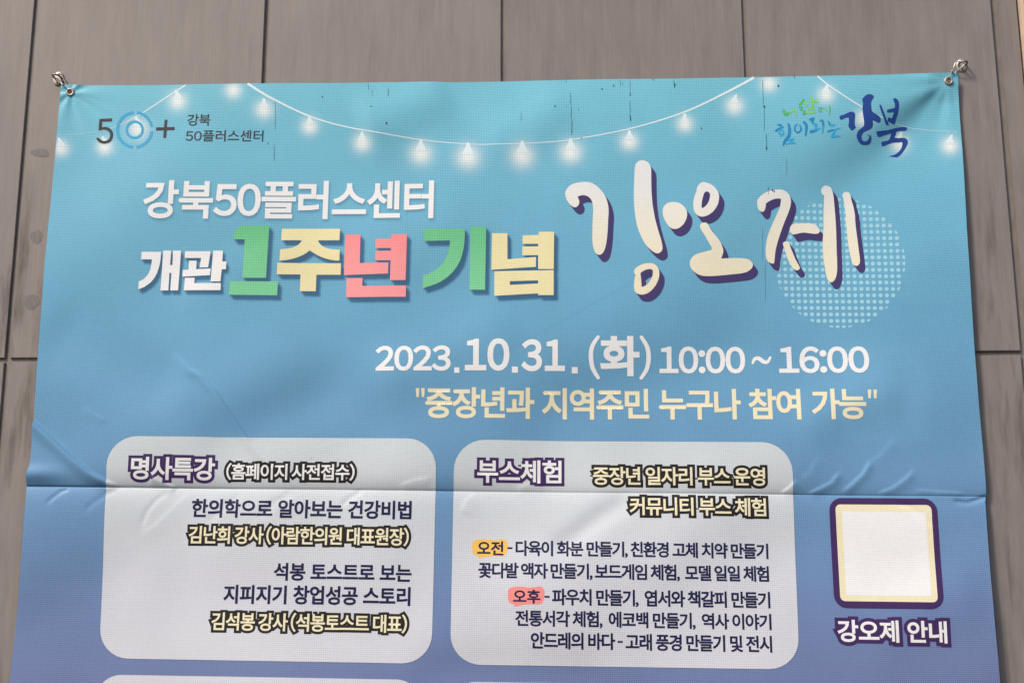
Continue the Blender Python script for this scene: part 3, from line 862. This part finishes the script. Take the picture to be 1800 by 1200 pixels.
for outer, hole in B:
    tr = poly_tris(outer, [hole] if hole is not None else [])
    bt += tr; bs += [t + EXT for t in tr]
    for lp in ([outer] if hole is None else [outer, hole]):
        for i in range(len(lp)):
            a, b = lp[i], lp[(i + 1) % len(lp)]
            bs.append(np.array([a, b, b + EXT, a + EXT]))
print_part('brush_title', [(bs, 2, I_BSHADE), (bt, 3, I_BRUSH)], banner, 'cream brush-lettered title with indigo block shadow')

# ------------------------------------------------------------------ logos
D = lambda p: crop(160, 190, 11.25, p)
five = [np.array(p) for p in (D([(168, 215), (417, 205), (414, 267), (225, 274)]), D([(168, 215), (226, 215), (212, 448), (150, 448)]))]
five += stroke(D([(178, 432), (215, 412), (285, 405), (350, 428), (398, 480), (410, 545), (388, 620), (335, 668), (255, 684), (185, 660), (135, 612)]), [3.0, 4.8, 5.4, 5.4, 5.4, 5.4, 5.4, 5.4, 5.4, 5.4, 4.8], 5)
plus = [np.array(p) for p in (D([(1297, 396), (1665, 394), (1663, 457), (1295, 459)]), D([(1464, 247), (1522, 247), (1498, 607), (1438, 607)]))]
rings = []


def arc(cx, cy, r, wd, a0, a1, n=40):
    out = []
    for k in range(n):
        p, q_ = (math.radians(a0 + (a1 - a0) * (k + e) / n) for e in (0, 1))
        out.append(np.array([(cx + (r + s_ * wd / 2) * math.cos(a), cy + (r + s_ * wd / 2) * math.sin(a)) for a, s_ in ((p, -1), (p, 1), (q_, 1), (q_, -1))]))
    return out


for a0, a1 in ((-83, -9), (6, 84), (96, 266)): rings += arc(237.3, 229, 30.5, 5.2, a0, a1)
rings += arc(237.2, 229, 14.2, 4.6, 0, 360)
print_part('logo_mark', [(five + plus, 2, I_GREY), (rings, 2, I_RING)], banner, 'charcoal number and plus sign round a cyan double ring')
n1 = line_tris('강북', 330.5, 371, 202.5, 223, bold=0.012, track=-0.04); n2 = line_tris('50플러스센터', 327.5, 464, 231, 251, bold=0.010, track=-0.01)
print_part('logo_lettering', [(n1[0] + n2[0], 2, I_GREY)], banner, 'small charcoal centre name beside the ring mark')
E6 = lambda p: crop(1350, 160, 6.6667, p)
lg = []
for p in ([(822, 335), (835, 318), (880, 305), (920, 285), (960, 272), (990, 280), (1005, 300), (1003, 360), (1003, 420), (1015, 450), (1000, 468), (970, 488), (945, 465), (928, 440), (932, 400), (932, 350), (915, 340), (870, 355), (845, 368), (828, 355)],
          [(1150, 70), (1190, 68), (1220, 85), (1225, 105), (1205, 135), (1192, 170), (1195, 220), (1205, 265), (1240, 290), (1290, 320), (1307, 355), (1300, 385), (1275, 390), (1240, 375), (1215, 370), (1218, 410), (1212, 440), (1190, 465), (1150, 485), (1110, 505), (1090, 535), (1088, 570), (1105, 595), (1135, 602), (1160, 590), (1175, 570), (1180, 555), (1165, 537), (1150, 522), (1170, 530), (1183, 548), (1188, 527), (1200, 540), (1207, 570), (1200, 605), (1180, 632), (1140, 642), (1090, 638), (1050, 605), (1030, 560), (1030, 530), (1045, 490), (1085, 455), (1110, 430), (1112, 390), (1105, 340), (1095, 280), (1092, 220), (1098, 180), (1088, 135), (1100, 110), (1125, 85)],
          [(1290, 195), (1310, 195), (1330, 240), (1360, 310), (1390, 370), (1408, 405), (1390, 413), (1370, 400), (1340, 330), (1310, 260)],
          [(1450, 120), (1475, 113), (1500, 125), (1518, 160), (1520, 230), (1508, 300), (1490, 350), (1485, 390), (1465, 397), (1430, 385), (1395, 370), (1390, 340), (1405, 330), (1440, 335), (1455, 300), (1460, 270), (1430, 272), (1390, 275), (1378, 258), (1395, 242), (1440, 230), (1470, 222), (1472, 180), (1460, 150)],
          [(1265, 490), (1290, 482), (1400, 465), (1500, 435), (1600, 418), (1630, 425), (1632, 445), (1610, 460), (1540, 465), (1505, 480), (1500, 510), (1485, 540), (1540, 545), (1590, 540), (1630, 555), (1645, 590), (1635, 630), (1600, 690), (1560, 740), (1520, 765), (1480, 765), (1430, 755), (1480, 740), (1530, 710), (1565, 670), (1580, 620), (1575, 590), (1540, 595), (1470, 600), (1410, 620), (1350, 645), (1332, 630), (1330, 600), (1360, 590), (1410, 575), (1430, 550), (1440, 515), (1435, 500), (1370, 520), (1300, 545), (1275, 530)]):
    lg += poly_tris(sm(E6(p)))
print_part('brush_logo', [(lg, 2, I_LOGO)], banner, 'royal blue brush-written place name')


def st(p, w_): return stroke(E6(p), [a * 1.3 / 6.6667 for a in w_] if isinstance(w_, (list, tuple)) else w_ * 1.3 / 6.6667, 4)


leaf = st([(172, 248), (185, 285), (205, 298), (232, 282)], [16, 30, 34, 18]) + st([(362, 190), (385, 160), (412, 125)], [22, 20, 12]) + st([(352, 220), (395, 218), (368, 255), (420, 262), (398, 300), (440, 292)], [9, 12, 8, 11, 12, 9]) + st([(612, 222), (590, 232), (582, 258), (600, 276), (612, 250), (606, 226)], 9) + st([(703, 206), (714, 250), (700, 308)], [8, 12, 7])
lime = st([(245, 250), (252, 292)], 12) + st([(255, 272), (300, 255)], [14, 18]) + st([(308, 240), (318, 285), (318, 330)], [14, 12, 8]) + st([(408, 135), (425, 170), (448, 195)], [14, 26, 16]) + st([(492, 98), (505, 150), (510, 208)], [14, 30, 22]) + st([(510, 158), (540, 146), (576, 165)], [20, 26, 10]) + st([(452, 235), (456, 286), (542, 280)], [12, 14, 10]) + st([(456, 240), (525, 232), (522, 272)], 12) + st([(488, 238), (492, 280)], 12) + st([(622, 236), (660, 232), (668, 268)], [8, 10, 10])
teal = st([(105, 418), (138, 428)], [12, 22]) + st([(85, 492), (125, 462), (168, 452)], [20, 16, 12]) + st([(228, 415), (242, 470), (236, 545), (200, 595), (178, 630), (168, 665)], [18, 26, 30, 26, 22, 10]) + st([(330, 415), (302, 450), (312, 500), (345, 512), (375, 480), (360, 428)], [10, 14, 16, 16, 18, 10]) + st([(408, 392), (438, 440), (428, 550)], [22, 26, 14]) + st([(485, 365), (520, 350), (505, 395)], [24, 20, 18]) + st([(492, 505), (545, 492)], [28, 22]) + st([(692, 382), (708, 420)], [10, 18]) + st([(690, 502), (740, 485)], [16, 14]) + st([(606, 378), (628, 380), (634, 430)], [20, 18, 20])
aqua = st([(138, 428), (155, 445)], [20, 12]) + st([(140, 480), (122, 510), (145, 545), (172, 520), (160, 485)], [14, 18, 22, 16, 12]) + st([(215, 605), (285, 592), (250, 625), (305, 635)], [14, 18, 10, 14]) + st([(200, 645), (250, 638), (310, 640)], [16, 14, 8]) + st([(505, 395), (530, 415), (560, 425)], [20, 24, 14]) + st([(545, 430), (550, 485)], 22) + st([(545, 490), (598, 465)], [22, 10]) + st([(634, 430), (626, 515)], [20, 14]) + st([(708, 420), (735, 432), (768, 428)], [18, 20, 12]) + st([(740, 485), (830, 465)], [14, 8]) + st([(775, 490), (738, 560), (780, 555), (832, 556)], [14, 24, 18, 8])
print_part('brush_slogan', [(leaf, 2, I_LEAF), (lime, 2, I_LIME), (teal, 2, I_TEAL), (aqua, 2, I_AQUA)], banner, 'small green and blue brush-written slogan')

# ------------------------------------------------------------------ information panels
def info_panel(quad, r, label):
    p = rrect(quad, r)
    return print_part('info_panel', [(poly_tris(p), 1, I_PANEL)], banner, label, 2.5)


pl = info_panel([(192, 767), (768, 771.5), (759, 1166), (173.5, 1156)], 52, 'pale rounded panel on the left below the slogan')
pr = info_panel([(799, 773), (1391, 778), (1404, 1176), (791.5, 1167)], 54, 'pale rounded panel on the right below the slogan')
pl2 = info_panel([(170, 1184.5), (742, 1194), (733, 1440), (155, 1430)], 44, 'pale rounded panel at the left bottom edge')
pr2 = info_panel([(792, 1197), (1408, 1206), (1418, 1450), (786, 1442)], 44, 'pale rounded panel at the right bottom edge')


def text_part(parent, text, x0, x1, y0, y1, ink, outline=None, ow=5.5, bold=0.02, track=-0.03, slope=None, label=None, name='lettering', space=0.27):
    if slope is None: slope = float(np.interp((y0 + y1) / 2, [385, 655, 860, 1160], [0, 0.0035, 0.0105, 0.017]))
    tr, P, fs, bw = line_tris(text, x0, x1, y0, y1, bold, track, slope, space=space)
    lays = []
    if outline: lays.append((tr + outline_polys(P, fs, ow + bw), 2, outline))
    lays.append((tr, 3, ink))
    return print_part(name, lays, parent, label)


text_part(pl, '명사특강', 232, 378, 804, 843.5, I_WHITE, I_PURPLE, 5.2, 0.026, -0.02, label='white heading outlined in purple')
text_part(pl, '(홈페이지 사전접수)', 398, 624, 815, 843.5, I_WHITE, I_BLACK, 4.6, 0.022, -0.05, label='white note outlined in black', space=0.2)
text_part(pl, '한의학으로 알아보는 건강비법', 337, 724, 878, 911, I_NAVY, None, 0, 0.029, -0.02)
text_part(pl, '김난희 강사 (아람한의원 대표원장)', 332, 719, 926, 957, I_CREAM, I_BLACK, 4.6, 0.020, -0.05, label='cream line outlined in black', space=0.2)
text_part(pl, '석봉 토스트로 보는', 482, 724, 990, 1021.5, I_NAVY, None, 0, 0.029, -0.02)
text_part(pl, '지피지기 창업성공 스토리', 393, 722, 1029, 1062.5, I_NAVY, None, 0, 0.029, -0.02)
text_part(pl, '김석봉 강사 (석봉토스트 대표)', 372, 716, 1078, 1109.5, I_CREAM, I_BLACK, 4.6, 0.020, -0.05, label='cream line outlined in black', space=0.2)
text_part(pr, '부스체험', 839, 987, 808, 848.5, I_WHITE, I_PURPLE, 5.2, 0.024, -0.02, label='white heading outlined in purple')
text_part(pr, '중장년 일자리 부스 운영', 1042, 1344, 821, 853, I_CREAM, I_BLACK, 4.8, 0.020, -0.06, label='cream line outlined in black', space=0.2)
text_part(pr, '커뮤니티 부스 체험', 1107, 1346, 874, 906.5, I_CREAM, I_BLACK, 4.8, 0.020, -0.06, label='cream line outlined in black', space=0.2)


def marker(x0, x1, y0, y1, mat, lab):
    p = sm([(x0 + 2, y0 + 3), (x0 + 18, y0 - 1), (x0 + 40, y0 + 1), (x1 - 8, y0 - 1), (x1 - 1, y0 + 4), (x1, y0 + 14), (x1 - 3, y1 - 8), (x1 - 9, y1 - 3), (x0 + 34, y1 - 3), (x0 + 14, y1 + 0.5), (x0 + 10, y1 - 3), (x0 + 2, y1 - 7), (x0, y0 + 14)])
    print_part('marker_highlight', [(poly_tris(p), 2, mat)], pr, lab)


marker(830, 893, 948, 980, I_AMBER, 'amber marker patch')
marker(893, 957, 1031.5, 1065, I_PINK, 'pink marker patch')
text_part(pr, '오전', 839, 885, 950.5, 975.5, I_NAVY, None, 0, 0.027, -0.02)
text_part(pr, '- 다육이 화분 만들기, 친환경 고체 치약 만들기', 892, 1350, 952, 979.5, I_NAVY, None, 0, 0.026, -0.07, space=0.2)
text_part(pr, '꽃다발 액자 만들기, 보드게임 체험,  모델 일일 체험', 841, 1351, 991, 1019, I_NAVY, None, 0, 0.026, -0.07, space=0.18)
text_part(pr, '오후', 902, 950, 1036, 1060.5, I_NAVY, None, 0, 0.027, -0.02)
text_part(pr, '- 파우치 만들기,  엽서와 책갈피 만들기', 957, 1353, 1037, 1066, I_NAVY, None, 0, 0.026, -0.07, space=0.2)
text_part(pr, '전통서각 체험,  에코백 만들기,  역사 이야기', 906, 1355, 1075, 1103.5, I_NAVY, None, 0, 0.026, -0.06, space=0.2)
text_part(pr, '안드레의 바다 - 고래 풍경 만들기 및 전시', 933, 1356, 1113.5, 1143, I_NAVY, None, 0, 0.026, -0.06, space=0.2)
# framed code field: the frame and its cream field; the code itself is left blank
qo = rrect([(1456.5, 874.5), (1645.5, 876), (1657, 1070.5), (1465.5, 1068)], 23)
qi = rrect([(1468, 886), (1636, 887.5), (1646, 1058.5), (1476, 1056)], 9)
qw = np.array([(1479.5, 898.5), (1626.5, 900), (1635, 1048), (1486.5, 1046)])
qf = print_part('code_frame', [(poly_tris(qo), 1, I_PURPLE), (poly_tris(qi), 2, I_CREAM), (poly_tris(qw), 3, I_WHITE)], banner, 'purple rounded frame round a cream and white blank square')
text_part(qf, '강오제 안내', 1471, 1662, 1090, 1129, I_WHITE, I_PURPLE, 6.2, 0.026, -0.02, label='white caption outlined in purple')

# ------------------------------------------------------------------ mildew streaks on the print
lay = []
for x, y0, y1, wd in ((485, 178, 230, .7), (483, 255, 284, .8), (1340, 142, 192, .8), (1342, 192, 235, .7), (1346, 238, 268, 1.1), (1003, 165, 188, .8), (1004, 190, 212, .8), (1005, 213, 240, 1.5), (1107, 144, 163, .6), (1107, 164, 172, 1.5), (1107, 180, 204, .8), (1107.5, 205, 216, 2.2), (1090, 143, 154, .7), (1094, 146, 152, .7), (1184, 143, 158, 1.0), (1186, 149, 155, 2), (648, 148, 160, .8), (683, 158, 172, 1.2), (916, 200, 216, .6), (1381, 280, 310, .5), (1340, 400, 460, .5), (1345, 460, 530, .5), (1395, 136, 142, 1.2), (1147, 141, 144, 1.4), (995, 142, 147, .7), (655, 160, 172, .5), (1350, 330, 345, .7)):
    n_ = 5; px_ = [x + random.uniform(-.5, .5) for _ in range(n_)]
    lay.append(stroke([(px_[k], y0 + (y1 - y0) * k / (n_ - 1)) for k in range(n_)], [wd * .3, wd * .8, wd * .6, wd * .9, wd * .3], 3))
for x, y, r in ((680, 219.5, 2.0), (653, 190, 1.3), (1342.5, 191, 2.0), (1346, 264, 1.8), (975.5, 190, 1.5), (1058, 159, 1.5), (1078.5, 153, 1.6), (1022, 245, 1.1), (996, 190, .8), (1017, 195, .9), (1367, 154.5, 2.0), (1232, 229, 1.5), (567, 172, 1.4), (472, 254, 1.2), (1357, 337, 2), (1360, 339, 1.6)):
    a = np.linspace(0, 2 * np.pi, 9, endpoint=False); lay.append([np.array([x, y]) + np.stack([np.cos(a) * r * .75, np.sin(a) * r * 1.2], -1)])
for one in lay: print_part('mildew_stain', [(one, 4, I_MOULD)], banner)

# ------------------------------------------------------------------ eyelets
for i, (ex, ey) in enumerate(EYE):
    c = Vector(shape(np.array([ex]), np.array([ey]))[0])
    prof = [(0.0058, 0.0015), (0.0058, -0.0012), (0.0066, -0.0021), (0.0080, -0.0024), (0.0094, -0.0017), (0.0102, -0.0002), (0.0104, 0.0012)]
    N = 36
    bm = bmesh.new(); rg = []
    for r, y in prof:
        rg.append([bm.verts.new((r * math.cos(k * 2 * math.pi / N), y, r * math.sin(k * 2 * math.pi / N))) for k in range(N)])
    for A_, B_ in zip(rg, rg[1:]):
        for k in range(N): bm.faces.new((A_[k], A_[(k + 1) % N], B_[(k + 1) % N], B_[k]))
    bmesh.ops.recalc_face_normals(bm, faces=bm.faces)
    e = from_bm('eyelet', bm, M_STEEL, banner, smooth=True); e.location = c + Vector((0, -0.0012, 0))
    bm = bmesh.new()
    tube(bm, [(0.0062 * math.cos(a), -0.0013, 0.0062 * math.sin(a)) for a in np.linspace(0, 2 * math.pi, 28, endpoint=False)], 0.00055, 6, True)
    from_bm('inner_rim', bm, M_RUST if i else M_STEEL2, e, smooth=True)

# ------------------------------------------------------------------ wall eye plates and wire hooks
def eye_plate(px, py, tilt, label):
    c = pt(px, py, -0.001)
    root = link('eye_plate', None); root.location = (c.x, 0, c.z); root.rotation_euler = (0, tilt, 0)
    tag(root, label, 'eye plate', 'oval steel eye plates holding the banner corners')
    bm = bmesh.new(); N = 40; a_, b_ = 0.0126, 0.0174
    rg = []
    for k_, y in ((1.0, 0.0), (1.0, -0.0016), (0.93, -0.0026), (0.6, -0.0030)):
        rg.append([bm.verts.new((a_ * k_ * math.cos(t * 2 * math.pi / N), y, b_ * k_ * math.sin(t * 2 * math.pi / N))) for t in range(N)])
    for A_, B_ in zip(rg, rg[1:]):
        for k in range(N): bm.faces.new((A_[k], A_[(k + 1) % N], B_[(k + 1) % N], B_[k]))
    bm.faces.new(rg[-1]); bmesh.ops.recalc_face_normals(bm, faces=bm.faces)
    from_bm('base_plate', bm, M_STEEL, root, smooth=True)
    bm = bmesh.new()
    path = [(0.0085 * math.cos(t) if abs(math.cos(t)) > 1e-9 else 0, -0.004 - 0.021 * math.sin(t) ** 0.8 if math.sin(t) > 0 else -0.002, 0) for t in np.linspace(0, math.pi, 19)]
    path = [(-0.0 + p[0] * (1.0 + 0.25 * math.sin(k / 18 * math.pi)), p[1], p[2]) for k, p in enumerate(path)]
    tube(bm, path, 0.0021, 10)
    from_bm('ring_loop', bm, M_STEEL2, root, smooth=True)
    for sgn in (1, -1):
        bm = bmesh.new()
        bmesh.ops.create_uvsphere(bm, u_segments=16, v_segments=8, radius=0.0027)
        for v in bm.verts: v.co.y *= 0.45
        sc = from_bm('screw', bm, M_STEEL, root, smooth=True); sc.location = (0, -0.0029, sgn * 0.0108)
        bm = bmesh.new()
        for wx, wz in ((0.0019, 0.0005), (0.0005, 0.0019)):
            r_ = bmesh.ops.create_cube(bm, size=1)
            for v in r_['verts']: v.co = Vector((v.co.x * 2 * wx, -0.00115 + v.co.y * 0.0005 * (1 if wx > wz else 1.1), v.co.z * 2 * wz))
        from_bm('cross_slot', bm, M_SLOT, sc)
    return root


PLATES = [(102.5, 138.5), (1690.5, 115.5)]
eye_plate(*PLATES[0], 0.10, 'oval steel eye plate on the wall by the banner corner nearer the double ring logo')
eye_plate(*PLATES[1], 0.02, 'oval steel eye plate on the wall by the banner corner above the blue brush logo')


def wire_hook(path, knot, eye_c, label):
    root = link('wire_hook', None); root.location = path[0]
    tag(root, label, 'wire hook', 'bent wire hooks tying the banner to the wall')
    sp_ = [Vector(p) for p in smooth_path([tuple(p) for p in path], 8)]
    bm = bmesh.new(); tube(bm, [p - root.location for p in sp_], 0.00130, 10)
    from_bm('wire_loop', bm, M_WIRE, root, smooth=True)
    bm = bmesh.new(); tube(bm, [Vector(p) - root.location for p in smooth_path([tuple(k) for k in knot], 4)], 0.0009, 8)
    from_bm('thin_shank', bm, M_STEEL2, root, smooth=True)
    k0 = Vector(knot[0]); k1 = Vector(knot[-1]); d = (k1 - k0).normalized()
    bm = bmesh.new(); tube(bm, [k0 - root.location - d * 0.0028, k0 - root.location - d * 0.0014, k0 - root.location + d * 0.0014, k0 - root.location + d * 0.0028], [0.0016, 0.0025, 0.0025, 0.0016], 10)
    from_bm('collar', bm, M_STEEL, root, smooth=True)


cl = [Vector(shape(np.array([a]), np.array([b]))[0]) + ROOT for a, b in EYE]
yl, yr = cl[0].y, cl[1].y
wire_hook([pt(110.5, 149.5, yl - 0.005), pt(106.0, 144.0, -0.016), pt(101.5, 140.0, -0.018), pt(97.0, 136.5, -0.0195), pt(96.0, 132.5, -0.016), pt(104.0, 130.8, -0.011), pt(109.5, 133.5, -0.008), pt(112.5, 141.5, -0.007), pt(116.5, 149.0, -0.007), pt(121, 156, -0.008)],
          [pt(110.5, 149.5, yl - 0.005), pt(116, 155, yl - 0.0045), pt(120.5, 159.5, yl - 0.003), pt(122.0, 161.5, yl + 0.003)], cl[0],
          'bent steel wire hook running from an eye plate to the eyelet beside the ring logo')
wire_hook([pt(1673.5, 126.0, yr - 0.005), pt(1676.0, 120.0, -0.012), pt(1680.0, 110.5, -0.011), pt(1685.0, 107.6, -0.012), pt(1692.0, 109.0, -0.018), pt(1694.5, 113.5, -0.020), pt(1690.0, 118.5, -0.017), pt(1684.0, 123.5, -0.012), pt(1679.5, 127.5, -0.008), pt(1674, 136, -0.007)],
          [pt(1673.5, 126.0, yr - 0.005), pt(1671.0, 131.5, yr - 0.0045), pt(1668.8, 137.0, yr - 0.003), pt(1667.8, 141.5, yr + 0.003)], cl[1],
          'bent steel wire hook running from an eye plate to the rusty rimmed eyelet')

bpy.data.objects.remove(_fo); bpy.data.curves.remove(_fc)
